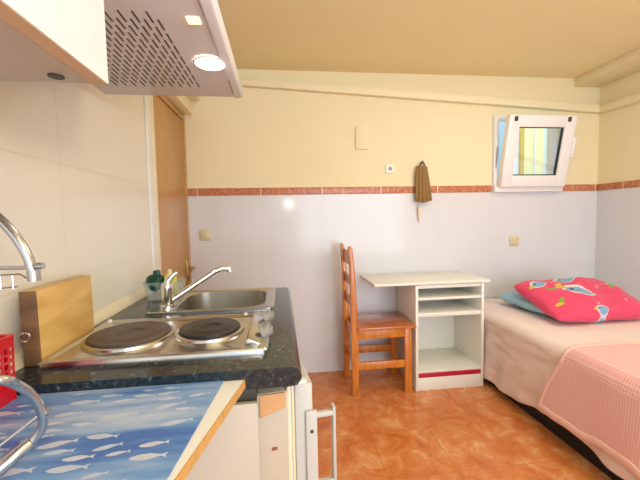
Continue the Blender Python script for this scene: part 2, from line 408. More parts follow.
sb(x0, x0+SB, z0, z1); sb(x1-SB, x1, z0, z1); sb(x0+SB-.002, x1-SB+.002, z0, z0+SB); sb(x0+SB-.002, x1-SB+.002, z1-SB, z1)
sash = s.build('sash', M['pvc'], win)
s = MB(); 
for (a, b, c, d) in ((x0+SB, x0+SB+.006, z0+SB, z1-SB), (x1-SB-.006, x1-SB, z0+SB, z1-SB), (x0+SB, x1-SB, z0+SB, z0+SB+.006), (x0+SB, x1-SB, z1-SB-.006, z1-SB)): sb(a, b, c, d, 0.0, yf+0.014, yf+0.034)
s.build('glazing_seal', M['black'], sash)
s = MB(); sb(x0+SB, x1-SB, z0+SB, z1-SB, 0, yf+0.02, yf+0.026); s.build('pane', M['pane'], sash)
s = MB(); sb(x0+0.035, x0+0.06, z1-0.045, z1-0.012, 0.002, yf-0.006, yf+0.002); s.build('hinge_cap', M['screw'], sash)
s = MB(); sb(x1-0.075, x1-0.05, z1-0.045, z1-0.012, 0.002, yf-0.006, yf+0.002); s.build('hinge_cap', M['screw'], sash)
s = MB(); sb(x1-0.012, x1+0.018, z0+0.22, z0+0.37, 0.008, yf-0.012, yf+0.02); s.build('window_handle', M['pvc'], sash)
s = MB(); s.tube([(x0-0.004, BY-0.01, z0+0.05), (x0-0.004, BY-0.055, z0+0.30)], 0.005, 8); s.build('stay_arm', M['grey_plastic'], win)
# light well beyond the window
w = MB().mat(M['out_white']); w.mat(M['out_blue']).box(1.0, 2.55, 3.9, 4.0, 0.3, 3.2).mat(M['out_white']); w.box(2.76, 2.86, 3.88, 3.98, 0.3, 3.2); w.mat(M['out_blue']).box(2.6, 2.76, 3.88, 3.98, 0.3, 3.2); w.mat(M['out_ochre']).box(2.86, 2.905, 3.85, 3.99, 0.3, 3.2)
w.mat(M['out_grey']).box(2.55, 2.6, 3.9, 4.0, 0.3, 3.2); w.box(2.0, 2.55, 3.86, 3.9, 2.05, 2.12)
w.mat(M['out_yellow']).box(2.905, 3.2, 3.9, 4.0, 0.3, 3.2); w.mat(M['out_pale']).box(3.2, 4.6, 3.9, 4.0, 0.3, 3.2); w.mat(M['out_white']).box(3.065, 3.08, 3.885, 3.9, 0.3, 3.2)
w.mat(M['out_grey']).box(3.33, 3.36, 3.88, 3.9, 0.3, 3.2)
struct('wall_outer', w, None, 'pale yellow wall of the light well seen through the window', 'wall')

# wall fittings
o = MB().box(0.57, 0.668, BY-0.014, BY, 1.672, 1.842, 0.004).build('blank_cover_plate', M['paint']); tag(o, 'blank cream rectangular cover plate high on the back wall', 'cover plate')
ts = empty('wall_socket', (0.83, BY, 1.525), 'small square white socket beside the hanging cloth', 'socket')
MB().box(0.797, 0.862, BY-0.010, BY, 1.495, 1.56, 0.004).build('socket_plate', M['desk'], ts)
MB().lathe([(0.014, -0.014), (0.014, -0.008)], (0.832, BY, 1.53), 20, 'Y').build('socket_insert', M['grey_plastic'], ts)
for (xx, zz, lab) in ((-0.535, 1.065, 'square cream light switch on the tiles beside the brown door'), (1.845, 0.955, 'square cream light switch on the tiles above the bed')):
    e = empty('light_switch', (xx, BY-0.004, zz), lab, 'light switch', 'light switches on the tiled back wall')
    MB().box(xx-0.038, xx+0.038, BY-0.013, BY-0.004, zz-0.038, zz+0.038, 0.004).build('switch_plate', M['cream_switch'], e)
    MB().box(xx-0.024, xx+0.024, BY-0.018, BY-0.011, zz-0.026, zz+0.026, 0.003).build('rocker', M['cream_switch'], e)

# hanging cloth
def build_bag():
    e = empty('hanging_cloth', (1.075, BY-0.01, 1.53), 'olive-brown folded cloth hanging from a hook on the back wall', 'cloth')
    b = MB()
    def fn(u, v):
        wd = 0.040+0.024*v**0.8; z = 1.545-0.275*v+0.03*abs(u-0.45)*v
        x = 1.068+(u-0.5)*2*wd+0.012*v
        y = BY-0.028-0.018*sin(u*pi)-0.014*(0.5+0.5*sin(u*26+v*1.5))*(0.4+0.6*v)
        return (x, y, z)
    b.grid(48, 24, fn)
    b.build('folded_cloth', M['bag'], e, solid=-0.004)
    b = MB(); b.tube([(1.055, BY-0.03, 1.54), (1.062, BY-0.036, 1.562), (1.075, BY-0.02, 1.575), (1.085, BY-0.036, 1.562), (1.09, BY-0.03, 1.54)], 0.006, 8, samples=5)
    b.build('loop', M['screw'], e)
    b = MB(); b.prism([(1.042, 1.24), (1.066, 1.24), (1.070, 1.175), (1.055, 1.12), (1.045, 1.17)], BY-0.03, BY-0.026, 'XZ')
    b.tube([(1.055, BY-0.028, 1.235), (1.06, BY-0.028, 1.30)], 0.003, 6)
    b.build('tag', M['tag'], e)
    b = MB(); b.tube([(1.075, BY, 1.572), (1.075, BY-0.035, 1.570), (1.075, BY-0.04, 1.585)], 0.004, 8)
    b.build('hook', M['screw'], e)
build_bag()

# ------------------------------------------------------------------ kitchen: base cabinets, worktop
CT = 0.87
e = empty('base_cabinet', (-0.3, 1.1, 0), 'white base cabinet under the dark worktop at the kitchen wall', 'cabinet')
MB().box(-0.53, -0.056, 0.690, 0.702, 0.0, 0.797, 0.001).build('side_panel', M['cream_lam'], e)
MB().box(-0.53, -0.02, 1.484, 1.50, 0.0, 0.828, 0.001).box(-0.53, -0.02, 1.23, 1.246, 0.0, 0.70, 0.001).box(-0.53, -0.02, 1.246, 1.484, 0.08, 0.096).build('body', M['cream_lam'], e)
MB().box(-0.53, -0.058, 0.705, 0.745, 0.792, 0.829, 0.001).build('gap_shade', M['screw'], e)  # dark filler standing in for the shade in the gap under the worktop
d = MB().box(-0.02, 0.0, 1.232, 1.495, 0.09, 0.82, 0.002).build('door', M['white'], e)
# worktop with rounded front edge and a real hole for the sink
def build_worktop():
    b = MB(); x0, x1, y0, y1 = KX, 0.035, 0.685, 1.512; t = 0.04; r = 0.018
    hx0, hx1, hy0, hy1 = -0.42, -0.05, 1.165, 1.475
    b.prism([(x0, CT-t), (x0, CT), (x1-r, CT), (x1-r*.45, CT-r*.2), (x1, CT-r), (x1, CT-t+r*0.8), (x1-r*.45, CT-t+r*.15), (x1-r, CT-t)], y0+0.0, hy0, 'XZ')
    b.prism([(hx1, CT-t), (hx1, CT), (x1-r, CT), (x1-r*.45, CT-r*.2), (x1, CT-r), (x1, CT-t+r*0.8), (x1-r*.45, CT-t+r*.15), (x1-r, CT-t)], hy0, hy1, 'XZ')
    b.box(x0, hx0, hy0, hy1, CT-t, CT)
    b.prism([(x0, CT-t), (x0, CT), (x1-r, CT), (x1-r*.45, CT-r*.2), (x1, CT-r), (x1, CT-t+r*0.8), (x1-r*.45, CT-t+r*.15), (x1-r, CT-t)], hy1, y1, 'XZ')
    bmesh.ops.remove_doubles(b.bm, verts=b.bm.verts[:], dist=1e-5)
    o = b.build('worktop', M['granite']); tag(o, 'dark speckled green-black laminate worktop with rounded edge', 'worktop')
    return o
build_worktop()
o = MB().prism([(KX, CT), (KX+0.02, CT), (KX+0.018, CT+0.012), (KX+0.006, CT+0.03), (KX, CT+0.03)], 0.685, 1.512, 'XZ').build('sealing_strip', M['strip']); tag(o, 'cream sealing strip between worktop and tiled kitchen wall', 'strip')

# hob
def rrect(x0, x1, y0, y1, r, n=6):
    p = []
    for cx, cy, a0 in ((x1-r, y1-r, 0), (x0+r, y1-r, 90), (x0+r, y0+r, 180), (x1-r, y0+r, 270)):
        for k in range(n+1): a = radians(a0+90*k/n); p.append((cx+r*cos(a), cy+r*sin(a)))
    return p
def rings(mb, specs, cap_first=False, cap_last=False):
    """specs: (x0,x1,y0,y1,r,z) stacked rounded rectangles"""
    R = []
    for (x0, x1, y0, y1, r, z) in specs: R.append([mb.bm.verts.new((a, b, z)) for a, b in rrect(x0, x1, y0, y1, r)])
    fs = []
    for A, B in zip(R, R[1:]):
        n = len(A)
        for k in range(n): fs.append(mb.bm.faces.new((A[k], A[(k+1) % n], B[(k+1) % n], B[k])))
    mb._done(fs, True)
    if cap_first: mb._done([mb.bm.faces.new(R[0][::-1])])
    if cap_last: mb._done([mb.bm.faces.new(R[-1])])
def build_hob():
    e = empty('electric_hob', (-0.27, 0.915, CT), 'stainless steel two-plate electric hob set on the dark worktop', 'hob')
    b = MB(); x0, x1, y0, y1 = -0.511, -0.036, 0.757, 1.062
    rings(b, [(x0, x1, y0, y1, .012, CT+.0002), (x0, x1, y0, y1, .012, CT+.010), (x0+.003, x1-.003, y0+.003, y1-.003, .012, CT+.014), (x0+.012, x1-.012, y0+.012, y1-.012, .012, CT+.014),
              (x0+.018, x1-.055, y0+.018, y1-.018, .012, CT+.0085)], cap_last=True)
    b.build('hob_tray', M['steel'], e)
    # sloped control panel at the front side
    b = MB(); b.prism([(x1-.052, CT+.009), (x1-.050, CT+.024), (x1-.044, CT+.026), (x1+.001, CT+.006), (x1+.001, CT+.0003), (x1-.052, CT+.0003)], y0+.035, y1-.012, 'XZ', 0.0015)
    b.build('control_panel', M['steel'], e)
    for y in (0.858, 0.995):
        k = MB(); ax = Matrix.Rotation(radians(62), 3, 'Y'); c = Vector((x1-.016, y, CT+.016))
        prof = [(0.0205, 0), (0.0205, 0.005), (0.016, 0.008), (0.0145, 0.022), (0.012, 0.024)]
        k.lathe(prof, (0, 0, 0), 24); k.box(-.004, .004, -.015, .015, 0.02, 0.028, 0.001)
        for v in k.bm.verts: v.co = ax @ v.co + c
        k.build('knob', M['knob'], e)
    for (cx, cy, R, m, h) in ((-0.385, 0.910, 0.100, 'iron', .012), (-0.190, 0.918, 0.082, 'iron_dark', .014)):
        k = MB(); k.mat(M['steel']); k.lathe([(R+.006, CT+.008), (R+.004, CT+.014), (R-.004, CT+.016), (R-.006, CT+.010)], (cx, cy, 0), 56, cap=False)
        k.mat(M[m]); z = CT+.010+h
        k.lathe([(R-.006, CT+.009), (R-.005, z-.003), (R-.008, z), (R*.74, z-.0006), (R*.72, z+.0004), (R*.34, z-.0005), (R*.31, z-.0035), (R*.05, z-.004)], (cx, cy, 0), 56)
        k.build('hotplate', None, e)
    for p in ((x0+.014, y1-.016), (x1-.075, y1-.016)):
        MB().lathe([(0.006, CT+.012), (0.006, CT+.018), (0.003, CT+.020)], (p[0], p[1], 0), 14).build('fixing_stud', M['white'], e)
build_hob()

# sink with bowl + tap
def build_sink():
    e = empty('kitchen_sink', (-0.23, 1.32, CT), 'stainless steel sink with rectangular bowl at the far worktop end', 'sink')
    x0, x1, y0, y1 = -0.440, -0.028, 1.150, 1.490; bx0, bx1, by0, by1 = -0.365, -0.062, 1.178, 1.462
    b = MB()
    rings(b, [(x0, x1, y0, y1, .02, CT+.0005), (x0, x1, y0, y1, .02, CT+.005), (x0+.004, x1-.004, y0+.004, y1-.004, .018, CT+.007), (x0+.012, x1-.012, y0+.010, y1-.010, .016, CT+.0045),
              (bx0-.004, bx1+.004, by0-.004, by1+.004, .075, CT+.0045), (bx0, bx1, by0, by1, .072, CT+.002)])
    b.build('sink_rim', M['steel'], e)
    b = MB(); rings(b, [(bx0, bx1, by0, by1, .072, CT+.002), (bx0+.004, bx1-.004, by0+.004, by1-.004, .070, CT-.06), (bx0+.012, bx1-.012, by0+.012, by1-.012, .065, CT-.125),
              (bx0+.035, bx1-.035, by0+.035, by1-.035, .05, CT-.142)], cap_last=True)
    b.build('bowl', M['steel_bowl'], e)
    MB().lathe([(0.035, CT-.1415), (0.035, CT-.1395), (0.024, CT-.1395), (0.012, CT-.1410)], (-0.21, 1.32, 0), 24).build('drain', M['chrome'], e)
build_sink()
def build_tap():
    e = empty('mixer_tap', (-0.395, 1.235, CT), 'chrome single-lever mixer tap with long angled spout by the sink', 'tap')
    cx, cy = -0.395, 1.235; z = CT+.0045
    MB().lathe([(0.026, z), (0.026, z+.006), (0.020, z+.010), (0.019, z+.065), (0.020, z+.072), (0.016, z+.081), (0.008, z+.085)], (cx, cy, 0), 28).build('tap_body', M['chrome'], e)
    b = MB(); b.tube([(cx+.012, cy+.004, z+.022), (cx+.05, cy+.02, z+.045), (cx+.112, cy+.05, z+.084), (cx+.150, cy+.068, z+.108), (cx+.176, cy+.08, z+.116), (cx+.195, cy+.089, z+.113), (cx+.200, cy+.091, z+.103)],
                     [0.0125, 0.0115, 0.0105, 0.010, 0.010, 0.0105, 0.0115], 16); b.build('spout', M['chrome'], e)
    b = MB(); b.tube([(cx, cy, z+.077), (cx+.005, cy+.002, z+.092), (cx+.020, cy+.008, z+.110), (cx+.032, cy+.013, z+.116)], [0.014, 0.012, 0.008, 0.006], 14, samples=1)
    b.build('lever', M['chrome'], e)
    MB().lathe([(0.003, z+.100), (0.003, z+.104)], (cx+.010, cy-.006, 0), 10).build('heat_mark', M['red'], e)
build_tap()

# tub with washing-up things
def build_tub():
    e = empty('washing_up_tub', (-0.475, 1.35, CT), 'clear plastic tub beside the tap holding washing-up things', 'tub')
    b = MB(); x0, x1, y0, y1 = -0.515, -0.375, 1.33, 1.42
    rings(b, [(x0+.012, x1-.012, y0+.012, y1-.012, .015, CT+.003), (x0+.008, x1-.008, y0+.008, y1-.008, .018, CT+.008), (x0, x1, y0, y1, .02, CT+.072), (x0-.003, x1+.003, y0-.003, y1+.003, .022, CT+.074), (x0+.003, x1-.003, y0+.003, y1-.003, .018, CT+.072)], cap_first=True)
    b.build('tub_wall', M['tub'], e)
build_tub()
g = MB(); 
def blob(u, v):
    a = 2*pi*u; ph = pi*(v-0.5)
    return (-0.478+0.034*cos(ph)*cos(a)*(1+.15*sin(3*a)), 1.36+0.03*cos(ph)*sin(a), CT+.066+0.032*sin(ph)+.01*sin(2*a+1)*cos(ph))
g.grid(28, 16, blob, closed_u=True)
g.box(-0.482, -0.458, 1.35, 1.375, CT+.085, CT+.116, 0.006)
o = g.build('scouring_pad', M['green']); tag(o, 'crumpled dark green scouring cloth sticking out of the clear tub', 'scouring cloth')
e = empty('soap_bottle', (-0.43, 1.34, CT), 'small yellow soap bottle with pale cap standing in the clear tub', 'bottle')
b = MB(); rings(b, [(-0.440, -0.402, 1.345, 1.375, .012, CT+.012), (-0.442, -0.400, 1.343, 1.377, .012, CT+.03), (-0.442, -0.400, 1.343, 1.377, .012, CT+.090), (-0.432, -0.412, 1.350, 1.370, .008, CT+.102)], True, True)
b.build('bottle_body', M['yellow'], e)
MB().lathe([(0.008, CT+.099), (0.008, CT+.115), (0.004, CT+.118)], (-0.422, 1.360, 0), 14).build('cap', M['cream_plastic'], e)

# cutting board leaning at the wall
def build_board():
    e = empty('cutting_board', (-0.52, 0.87, CT), 'thick wooden chopping board standing on edge against the kitchen wall', 'cutting board')
    rot = Matrix.Rotation(radians(-0.5), 3, 'Y'); p = (-0.508, 0.87, CT)
    MB().box(-0.541, -0.510, 0.778, 0.990, CT+.001, CT+.160, 0.003, rot=rot, piv=p).build('board', M['beech'], e)
    MB().box(-0.5415, -0.5095, 0.7725, 0.779, CT+.001, CT+.160, 0.002, rot=rot, piv=p).build('end_cleat', M['beech_dark'], e)
    b = MB(); c = Vector((-0.533, 0.768, CT+.066)); b.tube([c+Vector((0.009*cos(a), 0.001, 0.009*sin(a))) for a in [2*pi*k/20 for k in range(20)]], 0.0018, 8, closed=True)
    b.box(-0.5345, -0.5315, 0.764, 0.774, CT+.072, CT+.078, 0.001); b.build('hanging_ring', M['chrome'], e)
build_board()

# ------------------------------------------------------------------ fridge with door ajar
def build_fridge():
    e = empty('mini_fridge', (0.008, 0.752, 0), 'small undercounter fridge with door just beyond the table, grey pull handle', 'fridge')
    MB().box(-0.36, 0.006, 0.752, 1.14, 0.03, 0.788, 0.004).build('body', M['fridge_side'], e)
    MB().prism([(-0.056, .735), (0.0, .752), (0.0, .786), (-0.056, .786)], 0.748, 0.7525, 'XZ').build('tan_patch', M['tan'], e)  # thin tan piece with sloping lower edge on the fridge side
    MB().box(-0.032, -0.020, 0.747, 0.752, 0.657, 0.662, 0.001).build('badge', M['badge'], e)
    def rot(mb): return mb
    y0 = 0.752; y1 = 1.14
    g = MB().mat(M['gasket']).box(0.004, 0.010, y0, y1, 0.05, 0.795, 0.002); g.mat(M['white']).box(0.010, 0.014, y0+.004, y1-.004, 0.05, 0.795, 0.001); g.mat(M['gasket']).box(0.014, 0.021, y0, y1, 0.05, 0.797, 0.002)
    dr = rot(g).build('gasket', None, e)
    door = rot(MB().box(0.021, 0.062, y0-.004, y1, 0.045, 0.80, 0.004)).build('door', M['fridge'], e)
    h = MB(); h.box(0.044, 0.070, y0-.012, y0-.003, 0.42, 0.738, 0.002)
    hp = rot(h).build('handle_plate', M['fridge'], door)
    h = MB(); h.box(0.060, 0.112, y0-.011, y0+.002, 0.719, 0.731, 0.003); h.box(0.060, 0.112, y0-.011, y0+.002, 0.556, 0.568, 0.003)
    h.box(0.106, 0.114, y0-.013, y0+.008, 0.553, 0.742, 0.004)
    rot(h).build('handle', M['fridge'], door)
    for z in (0.688, 0.560): rot(MB().box(0.0535, 0.0605, y0-.014, y0-.011, z, z+.007, 0.0005)).build('screw', M['screw'], door)
    rot(MB().box(0.026, 0.050, y0-.002, y0+.02, 0.799, 0.806, 0.002)).build('hinge_cover', M['pvc'], door)
    rot(MB().lathe([(0.006, 0.799), (0.006, 0.8015)], (0.042, 0.86, 0), 12)).build('plug', M['screw'], door)
    e.rotation_euler = (0, 0, radians(7.0))
build_fridge()

# ------------------------------------------------------------------ side board with fish mat (nearer than the worktop)
TT = 0.851
def build_sideboard():
    e = empty('side_table', (-0.35, 0.45, 0), 'low white laminate board table with raw chipboard edge beside the worktop', 'table')
    poly = [(-0.563, 0.684), (-0.0800, 0.684), (-0.158, 0.345), (-0.225, 0.06), (-0.563, 0.06)]
    MB().prism(poly, TT-0.016, TT, 'XY').build('table_top', M['white'], e)
    def edge(p, q, nm):
        p = Vector((p[0], p[1], 0)); q = Vector((q[0], q[1], 0)); d = (q-p).normalized(); n = Vector((-d.y, d.x, 0))
        b = MB(); b.prism([(p.x, p.y), (q.x, q.y), (q.x+n.x*.0022, q.y+n.y*.0022), (p.x+n.x*.0022, p.y+n.y*.0022)], TT-0.0165, TT-.0002, 'XY'); b.build(nm, M['chip'], e)
    edge((-0.158, 0.345), (-0.0800, 0.684), 'raw_edge') if False else edge((-0.0800, 0.684), (-0.158, 0.345), 'raw_edge')
    edge((-0.158, 0.345), (-0.225, 0.06), 'raw_edge')
    b = MB(); b.box(-0.55, -0.30, 0.10, 0.62, 0.0, TT-.016, 0.002); b.build('base', M['cream_lam'], e)
build_sideboard()
def fish_mat():
    m, nt, p = newmat('blue water print'); g, s = position(nt)
    mp = nd(nt, 'ShaderNodeMapping'); mp.inputs['Scale'].default_value = (2.5, 16, 1); mp.inputs['Rotation'].default_value = (0, 0, 0.1)
    nt.links.new(g.outputs['Position'], mp.inputs[0])
    ns = nd(nt, 'ShaderNodeTexNoise'); ns.inputs['Scale'].default_value = 1.6; ns.inputs['Detail'].default_value = 4; nt.links.new(mp.outputs[0], ns.inputs['Vector'])
    r = nd(nt, 'ShaderNodeValToRGB'); nt.links.new(ns.outputs['Fac'], r.inputs[0]); el = r.color_ramp.elements
    el[0].position = 0.34; el[0].color = lin((60, 110, 190)); el[1].position = 0.66; el[1].color = lin((176, 194, 222))
    q = el.new(0.48); q.color = lin((112, 156, 212))
    nt.links.new(r.outputs[0], p.inputs['Base Color']); p.inputs['Roughness'].default_value = 0.28
    return m
def build_mat():
    b = MB(); wm = fish_mat(); fm = plain('pale fish print', (188, 202, 226), 0.3, vary=0.12, scale=60)
    pm = plain('pinkish fish print', (200, 206, 224), 0.3, vary=0.15, scale=60)
    b.mat(wm); poly = [(-0.555, 0.6835), (-0.119, 0.6835), (-0.146, 0.44), (-0.178, 0.16), (-0.555, 0.16)]
    b.prism(poly, TT+.0003, TT+.0018, 'XY'); b.mat(fm)
    def inside(x, y): return -0.55 < x < -0.126+(y-0.6835)*0.11 and 0.17 < y < 0.678
    rnd = random.Random(11); placed = []
    def fish(x, y, L, a, mm):
        b.mat(mm); out = []
        prof = [(0.5, 0), (0.42, .07), (0.25, .125), (0.05, .14), (-0.18, .08), (-0.33, .028), (-0.5, .12), (-0.44, 0.0), (-0.5, -.10), (-0.33, -.028), (-0.18, -.08), (0.0, -.13), (0.25, -.11), (0.42, -.06)]
        vs = []
        for (u, v) in prof:
            X = x+L*(u*cos(a)-v*sin(a)); Y = y+L*(u*sin(a)+v*cos(a))
            if not inside(X, Y): return False
            vs.append((X, Y))
        f = b.bm.faces.new([b.bm.verts.new((X, Y, TT+.0021)) for X, Y in vs]); b._done([f]); return True
    tries = 0
    while len(placed) < 95 and tries < 6000:
        tries += 1; x = rnd.uniform(-.54, -.13); y = rnd.uniform(.2, .675); L = rnd.uniform(.026, .060)*(1.15-0.5*(y-.3))
        if any(abs(x-a)/(.5*(L+c)) < 1 and abs(y-bb) < .15*(L+c) for a, bb, c in placed): continue
        if fish(x, y, L, pi+rnd.uniform(-.12, .3), rnd.choice((fm, fm, pm))): placed.append((x, y, L))
    o = b.build('fish_print_mat', None, recalc=True); tag(o, 'blue place mat printed with pale fish lying on the side table', 'mat')
build_mat()

# ------------------------------------------------------------------ red basket
def build_basket():
    e = empty('red_basket', (-0.52, 0.60, TT), 'red plastic basket with round holes at the left edge of the table', 'basket')
    z0 = TT+.002; z1 = 0.970
    b = MB(); x0, x1, y0, y1 = -0.556, -0.486, 0.54, 0.672
    # perforated walls: strips and posts around rows of holes
    def wall(p, q, inset):
        p = Vector(p); q = Vector(q); L = (q-p).length; d = (q-p)/L; n = Vector((-d.y, d.x, 0)); 
        rows = 4; cols = max(3, int(L/.0125)); H = z1-z0; zl = z0+H*.36; zh = z1-H*.16
        def quad(a0, a1, h0, h1):
            P = []
            for a, h in ((a0, h0), (a1, h0), (a1, h1), (a0, h1)): P.append(p+d*a+Vector((0, 0, h))-n*inset*(1-(h-z0)/H))
            B = [v+n*(-.0018) for v in P]
            V = [b.bm.verts.new(v) for v in P]+[b.bm.verts.new(v) for v in B]
            b._done([b.bm.faces.new([V[i] for i in f]) for f in ((0, 1, 2, 3), (7, 6, 5, 4), (0, 4, 5, 1), (1, 5, 6, 2), (2, 6, 7, 3), (3, 7, 4, 0))])
        quad(0, L, z0, zl); quad(0, L, zh, z1)
        for r in range(rows):
            h0 = zl+(zh-zl)*r/rows; h1 = zl+(zh-zl)*(r+1)/rows; quad(0, L, h0, h0+(h1-h0)*.32)
            for c in range(cols+1):
                a = L*c/cols; quad(max(0, a-.0028), min(L, a+.0028), h0+(h1-h0)*.32, h1)
    wall((x0, y0, 0), (x1, y0, 0), -.004); wall((x1, y0, 0), (x1, y1, 0), -.004); wall((x1, y1, 0), (x0, y1, 0), -.004); wall((x0, y1, 0), (x0, y0, 0), -.004)
    b.box(x0+.003, x1-.003, y0+.003, y1-.003, z0, z0+.003)
    b.build('basket_wall', M['red'], e)
    b = MB(); rings(b, [(x0-.002, x1+.003, y0-.004, y1+.004, .008, z1-.010), (x0-.002, x1+.003, y0-.004, y1+.004, .008, z1+.002), (x0+.004, x1-.004, y0+.004, y1-.004, .006, z1+.002), (x0+.004, x1-.004, y0+.004, y1-.004, .006, z1-.010)])
    b.build('rim', M['red'], e)
build_basket()

# ------------------------------------------------------------------ dish rack (chromed)
def build_rack():
    e = empty('dish_rack', (-0.45, 0.45, TT), 'chromed tube two-tier dish rack at the left edge above the fish mat', 'dish rack')
    T = TT+.003
    r = .0075
    b = MB(); b.tube([(-0.545, 0.60, 1.21), (-0.50, 0.60, 1.214), (-0.462, 0.60, 1.199), (-0.437, 0.60, 1.176), (-0.417, 0.60, 1.148), (-0.403, 0.60, 1.118), (-0.3945, 0.60, 1.081)], r, 16, samples=6)
    b.build('upper_frame', M['tube'], e)
    MB().lathe([(r+.0015, 1.079), (r+.0015, 1.096)], (-0.3958, 0.60, 0), 18).build('foot_cap', M['tube'], e)
    b = MB(); b.tube([(-0.54, 0.597, 1.104), (-0.41, 0.597, 1.101), (-0.383, 0.597, 1.103)], .003, 10); b.lathe([(.0055, -.004), (.0055, .004)], (-0.383, 0.597, 1.103), 12, 'X')
    b.tube([(-0.54, 0.61, 1.094), (-0.402, 0.607, 1.102)], .0022, 8)
    b.build('cross_rod', M['tube'], e)
    b = MB(); b.tube([(-0.54, 0.605, 1.062), (-0.424, 0.605, 1.070)], .0015, 6); b.tube([(-0.54, 0.605, 1.086), (-0.42, 0.605, 1.090), (-0.410, 0.605, 1.083)], .0015, 6)
    for x in (-0.468, -0.449, -0.431): b.tube([(x, 0.605, 1.066), (x, 0.605, 1.088)], .0015, 6)
    b.build('wire_basket', M['tube'], e)
    # lower U frame
    LP = [(-0.56, 0.37, 0.985), (-0.43, 0.39, 1.001), (-0.365, 0.405, 1.002)] + [(-0.3204, 0.42, 0.9944), (-0.3198, 0.44, 0.9799), (-0.3167, 0.455, 0.9621), (-0.3131, 0.465, 0.941), (-0.3118, 0.47, 0.9194), (-0.3165, 0.47, 0.901), (-0.3271, 0.465, 0.8892), (-0.3369, 0.45, 0.8823), (-0.3567, 0.435, 0.8678), (-0.3827, 0.42, 0.866)]
    b = MB(); b.tube(LP, .0056, 16, samples=6); b.build('lower_frame', M['tube'], e)
    b = MB(); b.tube(LP[9:13], 0.0085, 16, samples=4); b.build('foot_sleeve', M['tube'], e)
    b = MB(); b.tube([(-0.3077, 0.4700, 0.9271), (-0.3187, 0.4680, 0.9212), (-0.3531, 0.4550, 0.8959)], .0026, 10); b.lathe([(.0045, -.004), (.0045, .004)], (-0.3077, 0.4700, 0.9271), 12, 'X'); b.build('cross_rod', M['tube'], e)
    b = MB(); b.tube([(-0.545, 0.60, 1.21), (-0.548, 0.52, 1.12), (-0.546, 0.44, 1.03), (-0.558, 0.40, 0.985)], r, 14, samples=5); b.tube([(-0.558, 0.40, 0.985), (-0.546, 0.36, 0.90), (-0.545, 0.33, T+.008)], r, 14, samples=5)
    b.build('back_frame', M['tube'], e)
build_rack()

# ------------------------------------------------------------------ upper cabinet
def build_upper():
    e = empty('wall_cabinet', (-0.4, 0.15, 1.354), 'white upper kitchen cabinet with chipboard-edged door beside the hood', 'cabinet')
    z = 1.354; y1 = 0.50
    b = MB().mat(M['cream_lam']); b.box(KX, -0.243, -0.3, y1, z, z+.016, 0.001)
    b.box(KX, -0.243, y1-.016, y1, z+.016, 2.10, 0.001); b.box(KX, -0.243, -0.3, -0.284, z+.016, 2.10, 0.001); b.box(KX, -0.243, -0.3, y1, 2.10, 2.116, 0.001); b.box(KX, KX+.008, -0.284, y1-.016, z+.016, 2.10)
    b.build('carcass', None, e)
    b = MB().mat(M['chip2']); b.box(-0.242, -0.2235, -0.298, y1+.001, z-.0005, 2.115)
    b.mat(M['white_gloss']); b.box(-0.2237, -0.2222, -0.298, y1+.0015, z+.0003, 2.115)
    b.build('door', None, e)
    MB().lathe([(0.009, z-.0012), (0.009, z+.001)], (-0.273, 0.478, 0), 20).build('cable_hole', M['black'], e)
M['chip2'] = plain('beige door core edge', (214, 182, 142), 0.6, vary=0.05, scale=60)
build_upper()

# ------------------------------------------------------------------ cooker hood
def build_hood():
    e = empty('cooker_hood', (-0.33, 0.82, 1.55), 'white pull-out cooker hood with slotted grille and lit lamp', 'cooker hood')
    z = 1.55; y0, y1 = 0.512, 1.118
    MB().box(-0.505, -0.130, y0, y1, z, z+.026, 0.002).build('visor_tray', M['hood'], e)
    b = MB().prism([(-0.127, z-.004), (-0.108, z-.001), (-0.100, z+.012), (-0.108, z+.028), (-0.127, z+.028)], y0-.004, y1+.004, 'XZ', 0.002); b.build('front_handle', M['hood_edge'], e)
    MB().box(-0.505, -0.25, y0, y1, z+.026, 2.12, 0.003).box(KX, -0.50, y0, y1, z+.11, 2.12).build('housing', M['hood_edge'], e)
    b = MB()
    for k in range(22):
        x = -0.218-.0123*k
        for j in range(9):
            yy = 0.655+.050*j-(.025 if k % 2 else 0)
            if yy < .672 or yy+.034 > 1.052: continue
            b.box(x-.0017, x+.0017, yy, yy+.037, z-.0007, z+.001)
    b.build('grille', M['screw'], e)
    MB().lathe([(0.038, z-.002), (0.035, z-.005), (0.032, z-.0015)], (-0.157, 0.880, 0), 32, cap=False).build('lamp_ring', M['hood_edge'], e)
    MB().lathe([(0.033, z-.0025), (0.030, z-.0065), (0.004, z-.009)], (-0.157, 0.880, 0), 32).build('lamp', M['lamp'], e)
    MB().box(-0.164, -0.140, 0.69, 0.712, z-.003, z+.001, 0.001).build('indicator', M['led'], e)
    MB().box(-0.1305, -0.1265, y0+.12, y1-.13, z-.0015, z+.004).build('gap', M['chrome'], e)
    l = bpy.data.lights.new('hood_lamp_light', 'SPOT'); l.energy = 0.8; l.color = (1, .9, .75); l.spot_size = radians(140); l.shadow_soft_size = .03
    o = bpy.data.objects.new('hood_lamp_light', l); COL.objects.link(o); o.location = (-0.163, 0.885, z-.01)
build_hood()

